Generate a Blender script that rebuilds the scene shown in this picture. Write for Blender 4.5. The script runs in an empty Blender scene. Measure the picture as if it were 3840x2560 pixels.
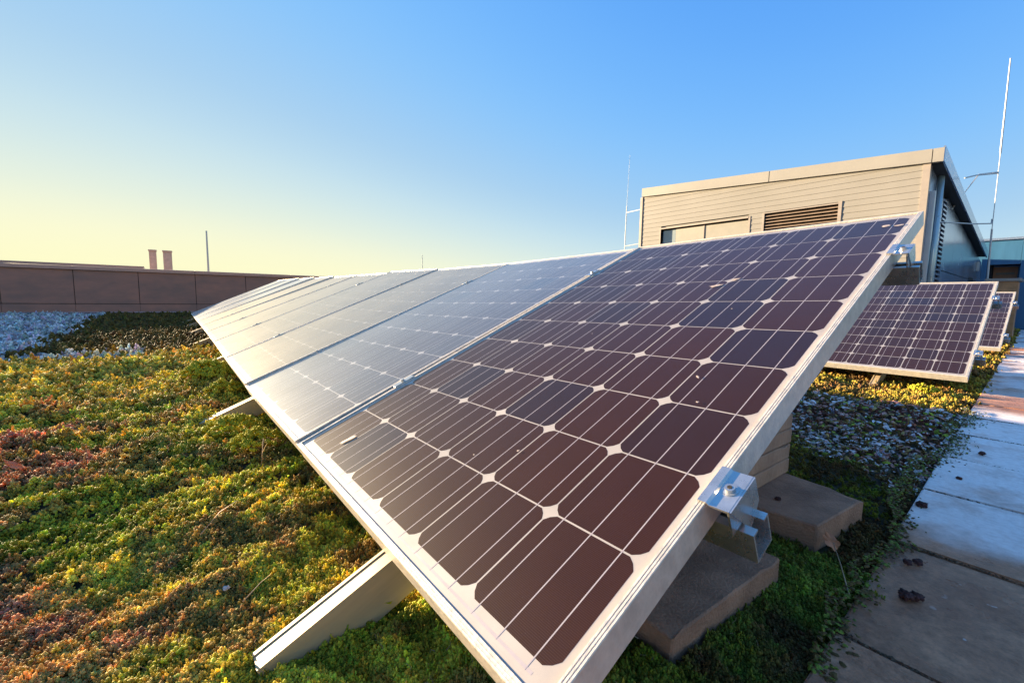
import bpy, bmesh, math, random
import numpy as np
from mathutils import Matrix, Vector, noise
random.seed(7); RNG = np.random.default_rng(7)
S = bpy.context.scene
COL = S.collection
R_ = math.radians

# ------------------------------------------------------------------ camera
CZ = 0.57
cam_d = bpy.data.cameras.new("camera"); cam = bpy.data.objects.new("camera", cam_d); COL.objects.link(cam)
right, down, fwd = (0.61787, 0.78613, 0.01563), (0.08771, -0.04915, -0.99493), (-0.78137, 0.61611, -0.09932)
cm = Matrix(((right[0], -down[0], -fwd[0], 0), (right[1], -down[1], -fwd[1], 0), (right[2], -down[2], -fwd[2], CZ), (0, 0, 0, 1)))
cam.matrix_world = cm
cam_d.sensor_width = 36; cam_d.lens = 15.015; cam_d.clip_start = 0.02; cam_d.clip_end = 3000
S.camera = cam

# ------------------------------------------------------------------ sky and sun
SUN_EL, SUN_AZ = R_(8.0), R_(15.0)            # azimuth measured from -X towards -Y
to_sun = Vector((-math.cos(SUN_EL) * math.cos(SUN_AZ), -math.cos(SUN_EL) * math.sin(SUN_AZ), math.sin(SUN_EL)))
W = bpy.data.worlds.new("World"); S.world = W; W.use_nodes = True
wn, wl = W.node_tree.nodes, W.node_tree.links
wn.clear()
sky = wn.new('ShaderNodeTexSky'); sky.sky_type = 'NISHITA'; sky.sun_disc = False
sky.sun_elevation = SUN_EL
sky.sun_rotation = math.atan2(to_sun.x, to_sun.y)
sky.altitude = 0; sky.air_density = 1.0; sky.dust_density = 0.0; sky.ozone_density = 1.5
bg = wn.new('ShaderNodeBackground'); bg.inputs['Strength'].default_value = 0.15
out = wn.new('ShaderNodeOutputWorld')
# colour response of the photograph: sky brightness compressed and graded from deep blue to warm cream
bw = wn.new('ShaderNodeRGBToBW'); wl.new(sky.outputs[0], bw.inputs[0])
lg = wn.new('ShaderNodeMath'); lg.operation = 'LOGARITHM'; lg.inputs[1].default_value = 2.0; wl.new(bw.outputs[0], lg.inputs[0])
dv = wn.new('ShaderNodeMapRange'); dv.inputs[1].default_value = 0.0; dv.inputs[2].default_value = 3.2; wl.new(lg.outputs[0], dv.inputs[0])
rp = wn.new('ShaderNodeValToRGB'); rp.color_ramp.interpolation = 'B_SPLINE'
def srgb(c): return tuple((x / 255 / 12.92 if x < 10 else ((x / 255 + .055) / 1.055) ** 2.4) for x in c) + (1,)
stops = [(0.0, (88, 160, 246)), (0.40, (108, 178, 253)), (0.9, (138, 199, 253)), (1.4, (170, 208, 238)), (1.8, (196, 226, 240)), (2.3, (233, 243, 224)), (2.7, (254, 252, 212)), (3.2, (255, 252, 198))]
while len(rp.color_ramp.elements) < len(stops): rp.color_ramp.elements.new(0.5)
for e, (t, c) in zip(rp.color_ramp.elements, stops): e.position = t / 3.2; e.color = srgb(c)
wl.new(dv.outputs[0], rp.inputs[0])
mq = wn.new('ShaderNodeMath'); mq.operation = 'MULTIPLY'; mq.inputs[1].default_value = 0.11; wl.new(bw.outputs[0], mq.inputs[0])
mxx = wn.new('ShaderNodeMath'); mxx.operation = 'MAXIMUM'; mxx.inputs[1].default_value = 1.0; wl.new(mq.outputs[0], mxx.inputs[0])
vm = wn.new('ShaderNodeVectorMath'); vm.operation = 'SCALE'; wl.new(rp.outputs[0], vm.inputs[0]); wl.new(mxx.outputs[0], vm.inputs['Scale'])
wl.new(vm.outputs[0], bg.inputs[0]); wl.new(bg.outputs[0], out.inputs[0])
sun_d = bpy.data.lights.new("sun", 'SUN'); sun_d.energy = 4.8; sun_d.angle = R_(0.6); sun_d.color = (1.0, 0.77, 0.48)
sun = bpy.data.objects.new("sun", sun_d); COL.objects.link(sun)
sun.rotation_euler = to_sun.to_track_quat('Z', 'Y').to_euler()
sun.location = to_sun * 60
S.view_settings.view_transform = 'Standard'; S.view_settings.look = 'None'
S.view_settings.exposure = 2.74; S.view_settings.gamma = 1.0; S.view_settings.use_curve_mapping = False

# ------------------------------------------------------------------ materials
def node_mat(name):
    m = bpy.data.materials.new(name); m.use_nodes = True
    nt = m.node_tree; return m, nt, nt.nodes['Principled BSDF']
def mat(name, c, rough=0.6, metal=0.0, var=0.12, scale=8.0, bump=0.0, bscale=60.0, c2=None, spec=0.5, coat=0.0, stretch=None, wear=0.35):
    m, nt, b = node_mat(name); N, L = nt.nodes, nt.links
    tc = N.new('ShaderNodeTexCoord'); src = tc.outputs['Object']
    if stretch:
        mp = N.new('ShaderNodeMapping'); mp.inputs['Scale'].default_value = stretch; L.new(src, mp.inputs[0]); src = mp.outputs[0]
    n1 = N.new('ShaderNodeTexNoise'); n1.inputs['Scale'].default_value = scale; n1.inputs['Detail'].default_value = 7; n1.inputs['Roughness'].default_value = 0.62
    L.new(src, n1.inputs['Vector'])
    rp = N.new('ShaderNodeValToRGB'); rp.color_ramp.elements[0].position = wear; rp.color_ramp.elements[1].position = 1 - wear * 0.8
    d = c2 if c2 else tuple(x * (1 - var * 2) for x in c)
    rp.color_ramp.elements[0].color = (*d, 1); rp.color_ramp.elements[1].color = (*tuple(min(1, x * (1 + (0 if c2 else var))) for x in c), 1)
    L.new(n1.outputs[0], rp.inputs[0]); L.new(rp.outputs[0], b.inputs['Base Color'])
    b.inputs['Metallic'].default_value = metal
    mr = N.new('ShaderNodeMapRange'); mr.inputs[3].default_value = max(0.02, rough - 0.1); mr.inputs[4].default_value = min(1, rough + 0.1)
    L.new(n1.outputs[0], mr.inputs[0]); L.new(mr.outputs[0], b.inputs['Roughness'])
    b.inputs['Specular IOR Level'].default_value = spec; b.inputs['Coat Weight'].default_value = coat
    if bump:
        n2 = N.new('ShaderNodeTexNoise'); n2.inputs['Scale'].default_value = bscale; n2.inputs['Detail'].default_value = 6; L.new(src, n2.inputs['Vector'])
        bp = N.new('ShaderNodeBump'); bp.inputs['Strength'].default_value = bump; bp.inputs['Distance'].default_value = 0.01
        L.new(n2.outputs[0], bp.inputs['Height']); L.new(bp.outputs[0], b.inputs['Normal'])
    return m
M_ = {}
M_['alu'] = mat('anodised_aluminium', (0.62, 0.56, 0.48), 0.38, 0.25, var=0.10, scale=40, bump=0.12, bscale=160)
M_['galv'] = mat('galvanised_steel', (0.62, 0.60, 0.57), 0.28, 0.85, var=0.12, scale=25)
M_['rafter'] = mat('mill_aluminium', (0.46, 0.34, 0.20), 0.5, 0.1, var=0.08, scale=14, stretch=(3, 0.3, 3))
M_['backsheet'] = mat('white_backsheet', (0.50, 0.43, 0.38), 0.5, var=0.10, scale=5)
M_['underside'] = mat('panel_underside', (0.55, 0.54, 0.52), 0.6, var=0.05)
M_['busbar'] = mat('silver_busbar', (0.50, 0.42, 0.42), 0.4, 0.1, var=0.05)
M_['splat'] = mat('dried_dirt_and_glint', (0.42, 0.34, 0.31), 0.7, var=0.25, scale=200)
M_['concrete'] = mat('paver_concrete', (0.46, 0.245, 0.155), 0.85, c2=(0.24, 0.125, 0.08), scale=11, bump=0.45, bscale=170, spec=0.25)
M_['stackcon'] = mat('stack_concrete', (0.48, 0.28, 0.18), 0.85, c2=(0.28, 0.16, 0.105), scale=6, bump=0.5, bscale=50)
M_['beige'] = mat('beige_cladding', (0.275, 0.258, 0.235), 0.6, 0.0, var=0.05, scale=1.2, c2=(0.24, 0.225, 0.20), spec=0.3)
M_['beige2'] = mat('beige_fascia', (0.29, 0.272, 0.243), 0.55, 0.0, var=0.04, scale=1.4)
M_['trim'] = mat('pale_trim', (0.34, 0.29, 0.25), 0.45, 0.1, var=0.04)
M_['blue'] = mat('blue_grey_cladding', (0.40, 0.46, 0.56), 0.24, 0.75, var=0.06, scale=1.5)
M_['teal'] = mat('teal_cladding', (0.04, 0.14, 0.26), 0.4, 0.1, var=0.08, scale=1.5, stretch=(6, 6, 0.4))
M_['pipe'] = mat('teal_pipe', (0.40, 0.52, 0.54), 0.3, 0.4, var=0.05)
M_['dark'] = mat('dark_void', (0.012, 0.01, 0.012), 0.9, var=0.2)
M_['soffit'] = mat('dark_soffit', (0.03, 0.035, 0.035), 0.7, var=0.2)
M_['slat'] = mat('bronze_slat', (0.24, 0.17, 0.12), 0.5, 0.1, var=0.1)
M_['blind'] = mat('blank_infill', (0.30, 0.28, 0.24), 0.5, var=0.05, scale=3)
M_['winglass'] = mat('window_glass', (0.26, 0.31, 0.33), 0.1, 0.0, var=0.1, coat=0.6)
M_['rod'] = mat('white_rod', (0.5, 0.49, 0.48), 0.4, 0.2, var=0.04)
M_['rodfaint'] = mat('darkened_rod', (0.15, 0.16, 0.17), 0.5, 0.1, var=0.1)  # dark base colour keeps the sunlit rod faint
M_['rodgrey'] = mat('grey_rod', (0.45, 0.45, 0.46), 0.4, 0.6, var=0.04)
M_['parapet'] = mat('brown_cladding', (0.44, 0.19, 0.13), 0.55, 0.0, var=0.1, scale=1.6, c2=(0.27, 0.14, 0.11), stretch=(1, 1, 2.5))
M_['coping'] = mat('parapet_coping', (0.42, 0.26, 0.24), 0.35, 0.4, var=0.06)
M_['stackmetal'] = mat('vent_stack_metal', (0.55, 0.42, 0.34), 0.5, 0.1, var=0.1)
M_['door'] = mat('brown_door', (0.45, 0.17, 0.07), 0.5, 0.0, var=0.12)
M_['cabinet'] = mat('brown_cabinet', (0.50, 0.23, 0.09), 0.5, 0.0, var=0.15)
M_['roof'] = mat('roof_membrane', (0.16, 0.14, 0.13), 0.85, var=0.15, scale=0.8)
M_['clod'] = mat('soil_clod', (0.10, 0.035, 0.03), 0.95, var=0.25, scale=60, bump=0.8, bscale=150)
M_['leaf'] = mat('dead_oak_leaf', (0.42, 0.17, 0.09), 0.6, var=0.2, scale=30)
M_['redleaf'] = mat('orange_leaf', (0.62, 0.14, 0.04), 0.55, var=0.15, scale=30)
M_['twig'] = mat('dry_twig', (0.42, 0.30, 0.20), 0.8, var=0.2)
M_['pebble'] = mat('pale_pebble', (0.50, 0.46, 0.44), 0.7, var=0.1, scale=40)

def cell_mat():
    m, nt, b = node_mat('silicon_cell'); N, L = nt.nodes, nt.links
    oi = N.new('ShaderNodeObjectInfo'); tc = N.new('ShaderNodeTexCoord')
    rp = N.new('ShaderNodeValToRGB'); e = rp.color_ramp.elements
    e[0].position = 0.0; e[0].color = (0.042, 0.0115, 0.0065, 1); e[1].position = 1.0; e[1].color = (0.018, 0.011, 0.026, 1)
    x = e.new(0.68); x.color = (0.037, 0.0110, 0.008, 1); x = e.new(0.88); x.color = (0.026, 0.0105, 0.013, 1)
    L.new(oi.outputs['Random'], rp.inputs[0])
    n = N.new('ShaderNodeTexNoise'); n.inputs['Scale'].default_value = 14; n.inputs['Detail'].default_value = 5; L.new(tc.outputs['Object'], n.inputs['Vector'])
    mx = N.new('ShaderNodeMix'); mx.data_type = 'RGBA'; mx.blend_type = 'MULTIPLY'; mx.inputs[0].default_value = 0.35
    L.new(rp.outputs[0], mx.inputs[6]); L.new(n.outputs[0], mx.inputs[7])
    # fine collector fingers
    sep = N.new('ShaderNodeSeparateXYZ'); L.new(tc.outputs['Object'], sep.inputs[0])
    ml = N.new('ShaderNodeMath'); ml.operation = 'MULTIPLY'; ml.inputs[1].default_value = 2 * math.pi / 0.0024; L.new(sep.outputs['Y'], ml.inputs[0])
    sn = N.new('ShaderNodeMath'); sn.operation = 'SINE'; L.new(ml.outputs[0], sn.inputs[0])
    mr = N.new('ShaderNodeMapRange'); mr.inputs[1].default_value = 0.80; mr.inputs[2].default_value = 1.0; mr.inputs[3].default_value = 0; mr.inputs[4].default_value = 0.35
    L.new(sn.outputs[0], mr.inputs[0])
    m2 = N.new('ShaderNodeMix'); m2.data_type = 'RGBA'; L.new(mr.outputs[0], m2.inputs[0]); L.new(mx.outputs[2], m2.inputs[6]); m2.inputs[7].default_value = (0.15, 0.075, 0.065, 1)
    L.new(m2.outputs[2], b.inputs['Base Color'])
    b.inputs['Roughness'].default_value = 0.5; b.inputs['Specular IOR Level'].default_value = 0.08
    return m
M_['cell'] = cell_mat()

def glass_mat(name, film, film_rough, rough, ior, filmcol=(0.8, 0.82, 0.85), fbump=0.0, coatcol=1.0):
    """solar glass: see-through sheet, fresnel reflection, thin patchy dust film that also paints in sky glare on the pale panels"""
    m = bpy.data.materials.new(name); m.use_nodes = True; nt = m.node_tree; N, L = nt.nodes, nt.links; N.clear()
    o = N.new('ShaderNodeOutputMaterial'); tr = N.new('ShaderNodeBsdfTransparent'); tr.inputs[0].default_value = (0.96, 0.97, 0.97, 1)
    gl = N.new('ShaderNodeBsdfGlossy'); gl.inputs['Roughness'].default_value = rough; gl.inputs['Color'].default_value = (coatcol, coatcol * .95, coatcol * .92, 1)
    f0 = ((ior - 1) / (ior + 1)) ** 2
    fw = N.new('ShaderNodeLayerWeight'); fw.inputs[0].default_value = 0.5
    fp = N.new('ShaderNodeMath'); fp.operation = 'POWER'; fp.inputs[1].default_value = 5.0; L.new(fw.outputs['Facing'], fp.inputs[0])
    fr = N.new('ShaderNodeMapRange'); fr.inputs[3].default_value = f0; fr.inputs[4].default_value = 0.95; L.new(fp.outputs[0], fr.inputs[0])
    mx = N.new('ShaderNodeMixShader'); L.new(fr.outputs[0], mx.inputs[0]); L.new(tr.outputs[0], mx.inputs[1]); L.new(gl.outputs[0], mx.inputs[2])
    tc = N.new('ShaderNodeTexCoord')
    n = N.new('ShaderNodeTexNoise'); n.inputs['Scale'].default_value = 2.6; n.inputs['Detail'].default_value = 9; n.inputs['Roughness'].default_value = 0.7
    L.new(tc.outputs['Object'], n.inputs['Vector'])
    if fbump:
        nb = N.new('ShaderNodeTexNoise'); nb.inputs['Scale'].default_value = 900; nb.inputs['Detail'].default_value = 2; L.new(tc.outputs['Object'], nb.inputs['Vector'])
        bp = N.new('ShaderNodeBump'); bp.inputs['Strength'].default_value = fbump; bp.inputs['Distance'].default_value = 0.001
        L.new(nb.outputs[0], bp.inputs['Height']); L.new(bp.outputs[0], gl.inputs['Normal'])
    mr = N.new('ShaderNodeMapRange'); mr.inputs[1].default_value = 0.3; mr.inputs[2].default_value = 0.75; mr.inputs[3].default_value = film * 0.7; mr.inputs[4].default_value = film * 1.3
    L.new(n.outputs[0], mr.inputs[0])
    # grazing view through a film covers more: divide by view cosine (layer weight facing)
    lw = N.new('ShaderNodeLayerWeight'); lw.inputs[0].default_value = 0.5
    pw = N.new('ShaderNodeMath'); pw.operation = 'POWER'; pw.inputs[1].default_value = 3.0; L.new(lw.outputs['Facing'], pw.inputs[0])
    mu = N.new('ShaderNodeMath'); mu.operation = 'MULTIPLY_ADD'; mu.inputs[1].default_value = 3.2; mu.inputs[2].default_value = 0.35; L.new(pw.outputs[0], mu.inputs[0])
    m3 = N.new('ShaderNodeMath'); m3.operation = 'MULTIPLY'; m3.use_clamp = True; L.new(mr.outputs[0], m3.inputs[0]); L.new(mu.outputs[0], m3.inputs[1])
    fg = N.new('ShaderNodeBsdfGlossy'); fg.inputs['Roughness'].default_value = film_rough; fg.inputs['Color'].default_value = (*filmcol, 1)
    df = N.new('ShaderNodeBsdfDiffuse'); df.inputs['Color'].default_value = (*filmcol, 1)
    fm = N.new('ShaderNodeMixShader'); fm.inputs[0].default_value = 0.35; L.new(fg.outputs[0], fm.inputs[1]); L.new(df.outputs[0], fm.inputs[2])
    m4 = N.new('ShaderNodeMixShader'); L.new(m3.outputs[0], m4.inputs[0]); L.new(mx.outputs[0], m4.inputs[1]); L.new(fm.outputs[0], m4.inputs[2])
    L.new(m4.outputs[0], o.inputs[0])
    return m
M_['glass_clean'] = glass_mat('panel_glass_clean', 0.010, 0.45, 0.09, 1.25, coatcol=0.6)
M_['glass_sheen'] = glass_mat('panel_glass_painted_sheen', 0.11, 0.42, 0.12, 1.6, (0.55, 0.60, 0.66))  # bluish film colour stands in for the sky reflected in the glass
M_['glass_far'] = glass_mat('panel_glass_painted_glare', 0.17, 0.42, 0.13, 1.6, (0.56, 0.53, 0.46))  # cream film colour stands in for glare on the milky panels
M_['glass_back'] = glass_mat('panel_glass_plain', 0.02, 0.4, 0.1, 1.3, coatcol=0.7)

def attr_mat(name, rough, transl):
    m = bpy.data.materials.new(name); m.use_nodes = True; nt = m.node_tree; N, L = nt.nodes, nt.links; b = N['Principled BSDF']; o = N['Material Output']
    at = N.new('ShaderNodeAttribute'); at.attribute_type = 'INSTANCER'; at.attribute_name = 'tint'
    tc = N.new('ShaderNodeTexCoord'); sp = N.new('ShaderNodeSeparateXYZ'); L.new(tc.outputs['Object'], sp.inputs[0])
    n = N.new('ShaderNodeTexNoise'); n.inputs['Scale'].default_value = 3.0; L.new(tc.outputs['Object'], n.inputs['Vector'])
    mr = N.new('ShaderNodeMapRange'); mr.inputs[1].default_value = 0.3; mr.inputs[2].default_value = 0.7; mr.inputs[3].default_value = 0.6; mr.inputs[4].default_value = 1.35
    L.new(n.outputs[0], mr.inputs[0])
    mx = N.new('ShaderNodeMix'); mx.data_type = 'RGBA'; mx.blend_type = 'MULTIPLY'; mx.inputs[0].default_value = 1.0
    L.new(at.outputs['Color'], mx.inputs[6]); L.new(mr.outputs[0], mx.inputs[7])
    L.new(mx.outputs[2], b.inputs['Base Color']); b.inputs['Roughness'].default_value = rough; b.inputs['Specular IOR Level'].default_value = 0.22
    if transl:
        t = N.new('ShaderNodeBsdfTranslucent'); L.new(mx.outputs[2], t.inputs[0])
        ms = N.new('ShaderNodeMixShader'); ms.inputs[0].default_value = transl
        L.new(b.outputs[0], ms.inputs[1]); L.new(t.outputs[0], ms.inputs[2]); L.new(ms.outputs[0], o.inputs[0])
    return m
M_['sedum'] = attr_mat('sedum_leaf', 0.7, 0.35)
M_['litter'] = attr_mat('leaf_litter', 0.7, 0.0)
M_['clump'] = mat('yellow_sedum', (0.50, 0.42, 0.03), 0.85, c2=(0.24, 0.24, 0.02), scale=25, spec=0.1)

def soil_mat():
    m, nt, b = node_mat('substrate_soil'); N, L = nt.nodes, nt.links
    tc = N.new('ShaderNodeTexCoord'); n = N.new('ShaderNodeTexNoise'); n.inputs['Scale'].default_value = 22; n.inputs['Detail'].default_value = 8
    L.new(tc.outputs['Object'], n.inputs['Vector'])
    rp = N.new('ShaderNodeValToRGB'); rp.color_ramp.elements[0].position = 0.35; rp.color_ramp.elements[1].position = 0.7
    rp.color_ramp.elements[0].color = (0.03, 0.016, 0.010, 1); rp.color_ramp.elements[1].color = (0.10, 0.075, 0.025, 1)
    L.new(n.outputs[0], rp.inputs[0]); L.new(rp.outputs[0], b.inputs['Base Color']); b.inputs['Roughness'].default_value = 0.95
    bp = N.new('ShaderNodeBump'); bp.inputs['Strength'].default_value = 0.8; bp.inputs['Distance'].default_value = 0.02
    L.new(n.outputs[0], bp.inputs['Height']); L.new(bp.outputs[0], b.inputs['Normal'])
    return m
M_['soil'] = soil_mat()

def slab_mat():
    """pavement slab: brown concrete, thin frost where it lies (world position masks with ragged edges)"""
    m, nt, b = node_mat('pavement_slab'); N, L = nt.nodes, nt.links
    geo = N.new('ShaderNodeNewGeometry'); sp = N.new('ShaderNodeSeparateXYZ'); L.new(geo.outputs['Position'], sp.inputs[0])
    def noise_(sc, det=6, ro=0.6):
        n = N.new('ShaderNodeTexNoise'); n.inputs['Scale'].default_value = sc; n.inputs['Detail'].default_value = det; n.inputs['Roughness'].default_value = ro
        L.new(geo.outputs['Position'], n.inputs['Vector']); return n.outputs[0]
    def rng(src, a, c, lo=0.0, hi=1.0):
        r = N.new('ShaderNodeMapRange'); r.inputs[1].default_value = a; r.inputs[2].default_value = c; r.inputs[3].default_value = lo; r.inputs[4].default_value = hi
        L.new(src, r.inputs[0]); return r.outputs[0]
    def mth(op, a, c=None):
        x = N.new('ShaderNodeMath'); x.operation = op
        for i, s in enumerate((a, c)):
            if s is None: continue
            if isinstance(s, float): x.inputs[i].default_value = s
            else: L.new(s, x.inputs[i])
        return x.outputs[0]
    base = N.new('ShaderNodeValToRGB'); base.color_ramp.elements[0].position = 0.3; base.color_ramp.elements[1].position = 0.72
    base.color_ramp.elements[0].color = (0.34, 0.135, 0.070, 1); base.color_ramp.elements[1].color = (0.60, 0.29, 0.165, 1)
    L.new(noise_(7, 9, 0.7), base.inputs[0])
    y2 = mth('ADD', sp.outputs['Y'], mth('MULTIPLY', noise_(5.0, 3), 0.28))
    front = rng(y2, 1.56, 1.68)
    back = rng(mth('ADD', sp.outputs['Y'], mth('MULTIPLY', noise_(3.0), 0.3)), 3.55, 3.75, 1, 0)
    sheet = mth('MULTIPLY', front, back)
    far = mth('MULTIPLY', rng(sp.outputs['Y'], 4.0, 4.4), rng(noise_(2.2, 8, 0.65), 0.40, 0.5))
    vor = N.new('ShaderNodeTexNoise'); vor.inputs['Scale'].default_value = 26; vor.inputs['Detail'].default_value = 3; L.new(geo.outputs['Position'], vor.inputs['Vector'])
    spots = mth('MULTIPLY', rng(vor.outputs[0], 0.70, 0.73), rng(sp.outputs['X'], -0.12, -0.02))
    fr = mth('MAXIMUM', mth('MAXIMUM', sheet, far), spots)
    fr = mth('MULTIPLY', fr, mth('MULTIPLY', rng(noise_(60, 6, .7), 0.3, 0.6, 0.7, 1.0), rng(noise_(4.5, 8, .7), 0.32, 0.5, 0.45, 1.0)))
    mx = N.new('ShaderNodeMix'); mx.data_type = 'RGBA'; st = N.new('ShaderNodeMix'); st.data_type = 'RGBA'; st.blend_type = 'MULTIPLY'; st.inputs[0].default_value = 1.0; L.new(base.outputs[0], st.inputs[6])
    L.new(rng(mth('MULTIPLY', noise_(2.4, 9, .72), noise_(60, 4, .8)), .15, .33, .55, 1.12), st.inputs[7])
    L.new(fr, mx.inputs[0]); L.new(st.outputs[2], mx.inputs[6]); mx.inputs[7].default_value = (0.90, 0.80, 0.76, 1)
    L.new(mx.outputs[2], b.inputs['Base Color'])
    L.new(mth('ADD', rng(fr, 0, 1, 0.25, 0.6), rng(noise_(3.5, 6), .3, .7, -.12, .25)), b.inputs['Roughness'])
    b.inputs['Specular IOR Level'].default_value = 0.28
    bp = N.new('ShaderNodeBump'); bp.inputs['Strength'].default_value = 0.7; bp.inputs['Distance'].default_value = 0.004
    L.new(noise_(140, 8, 0.75), bp.inputs['Height']); L.new(bp.outputs[0], b.inputs['Normal'])
    return m
M_['slab'] = slab_mat()

# ------------------------------------------------------------------ helpers
WM = {}
def wmat(o): return WM.get(o.name, Matrix.Identity(4))
def props(o, label=None, cat=None, group=None, kind=None):
    if label: o['label'] = label
    if cat: o['category'] = cat
    if group: o['group'] = group
    if kind: o['kind'] = kind
    return o
def link(name, data, parent=None, world=None):
    o = bpy.data.objects.new(name, data); COL.objects.link(o)
    world = world or Matrix.Identity(4); WM[o.name] = world.copy()
    if parent is not None:
        o.parent = parent; o.matrix_basis = wmat(parent).inverted() @ world
    else: o.matrix_basis = world
    return o
def empty(name, world, **k):
    o = link(name, None, None, world); o.empty_display_size = 0.1; return props(o, **k)
class B:
    """collects shapes into one mesh"""
    def __init__(s): s.bm = bmesh.new()
    def box(s, x0, x1, y0, y1, z0, z1, bev=0.0):
        v = [s.bm.verts.new((x, y, z)) for x in (x0, x1) for y in (y0, y1) for z in (z0, z1)]
        fs = [s.bm.faces.new([v[i] for i in f]) for f in ((0, 1, 3, 2), (4, 6, 7, 5), (0, 4, 5, 1), (2, 3, 7, 6), (0, 2, 6, 4), (1, 5, 7, 3))]
        if bev:
            es = list({e for f in fs for e in f.edges}); bmesh.ops.bevel(s.bm, geom=es, offset=bev, segments=2, affect='EDGES')
        return s
    def prism(s, prof, x0, x1, axis=0):
        """closed profile of (a,b), extruded along an axis"""
        def pt(t, a, b): return (t, a, b) if axis == 0 else ((a, t, b) if axis == 1 else (a, b, t))
        A = [s.bm.verts.new(pt(x0, a, b)) for a, b in prof]; C = [s.bm.verts.new(pt(x1, a, b)) for a, b in prof]
        n = len(prof)
        for i in range(n): s.bm.faces.new((A[i], A[(i + 1) % n], C[(i + 1) % n], C[i]))
        s.bm.faces.new(A[::-1]); s.bm.faces.new(C); return s
    def hexa(s, P):
        """8 points: bottom ring 4, top ring 4"""
        v = [s.bm.verts.new(p) for p in P]
        for f in ((3, 2, 1, 0), (4, 5, 6, 7), (0, 1, 5, 4), (1, 2, 6, 5), (2, 3, 7, 6), (3, 0, 4, 7)): s.bm.faces.new([v[i] for i in f])
        return s
    def tube(s, pts, r0, r1=None, n=8):
        r1 = r0 if r1 is None else r1; rings = []
        for i, p in enumerate(pts):
            p = Vector(p); q = Vector(pts[min(i + 1, len(pts) - 1)]) - Vector(pts[max(i - 1, 0)]); q.normalize()
            a = q.orthogonal().normalized(); b_ = q.cross(a); r = r0 + (r1 - r0) * i / max(1, len(pts) - 1)
            rings.append([s.bm.verts.new(p + (a * math.cos(t) + b_ * math.sin(t)) * r) for t in [2 * math.pi * k / n for k in range(n)]])
        for A, C in zip(rings, rings[1:]):
            for k in range(n): s.bm.faces.new((A[k], A[(k + 1) % n], C[(k + 1) % n], C[k]))
        s.bm.faces.new(rings[0][::-1]); s.bm.faces.new(rings[-1]); return s
    def mesh(s, name, m, smooth=False):
        bmesh.ops.recalc_face_normals(s.bm, faces=s.bm.faces)
        me = bpy.data.meshes.new(name); s.bm.to_mesh(me); s.bm.free(); me.materials.append(M_[m] if isinstance(m, str) else m)
        if smooth: me.polygons.foreach_set('use_smooth', [True] * len(me.polygons))
        return me
    def build(s, name, m, parent=None, world=None, smooth=False): return link(name, s.mesh(name, m, smooth), parent, world)
def frame_matrix(o, u, v):
    """panel frame: local x = -u (to the right), y = v (up the slope), z = normal, origin at the lower right corner of the face"""
    x = -Vector(u).normalized(); y = Vector(v); y = (y - x * y.dot(x)).normalized(); z = x.cross(y)
    m = Matrix((x, y, z)).transposed().to_4x4(); m.translation = Vector(o); return m

# ------------------------------------------------------------------ ground setting
g = B(); g.box(-250, 250, -250, 250, -0.5, -0.1); props(g.build('roof_deck', 'roof'), kind='structure')

EDGE = lambda y: -0.195 - 0.021 * (y - 0.9)          # left edge of the pavement strip
def hgt(x, y):
    p = Vector((x, y, 0.3))
    h = 0.030 * noise.noise(p * 2.1) + 0.024 * noise.noise(p * 6.0) + 0.011 * noise.noise(p * 17)
    if x > -1.1 and y > 0.35: h *= 0.35
    return h
FEET = [-0.715 - 1.595 * i for i in range(6)]
bumps = [(-3.3, 0.14, 0.18, 0.03), (-2.85, 0.19, 0.12, 0.02), (-2.05, 0.14, 0.12, 0.02), (-1.72, 0.24, 0.10, 0.035), (-1.6, 0.12, 0.05, -0.05),
         (-4.1, -0.5, 0.3, 0.035), (-3.2, -1.0, 0.4, 0.03), (-0.78, 3.8, 0.25, -0.03)]
def height(x, y):
    h = hgt(x, y)
    for bx, by, r, a in bumps: h += a * math.exp(-((x - bx) ** 2 + (y - by) ** 2) / (r * r))
    for fx in FEET: h -= max(0.0, h + .003) * math.exp(-((x - fx) ** 2 / .05 + (y - .12) ** 2 / .03)) * .95
    e = EDGE(y) - x
    if e < 0.12: h -= 0.018 * (1 - max(0, e) / 0.12)
    return h
def axis_pts(lo, hi, c, d0, k):
    a = [c]; d = d0
    while a[-1] < hi: a.append(min(hi, a[-1] + d)); d *= k
    b_ = [c]; d = d0
    while b_[-1] > lo: b_.append(max(lo, b_[-1] - d)); d *= k
    return b_[::-1] + a[1:]
xs = [x for x in axis_pts(-15.85, -0.16, -0.6, 0.02, 1.012) if x <= -0.17]; ys = axis_pts(-14, 17, 0.4, 0.02, 1.012)
vs = [(min(x, EDGE(y) + 0.01), y, height(x, y) - 0.012) for y in ys for x in xs]; nx = len(xs)
fs = [(j * nx + i, j * nx + i + 1, (j + 1) * nx + i + 1, (j + 1) * nx + i) for j in range(len(ys) - 1) for i in range(nx - 1)]
me = bpy.data.meshes.new('soil'); me.from_pydata(vs, [], fs); me.materials.append(M_['soil']); me.polygons.foreach_set('use_smooth', [True] * len(me.polygons))
props(link('soil', me), kind='structure')

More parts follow.
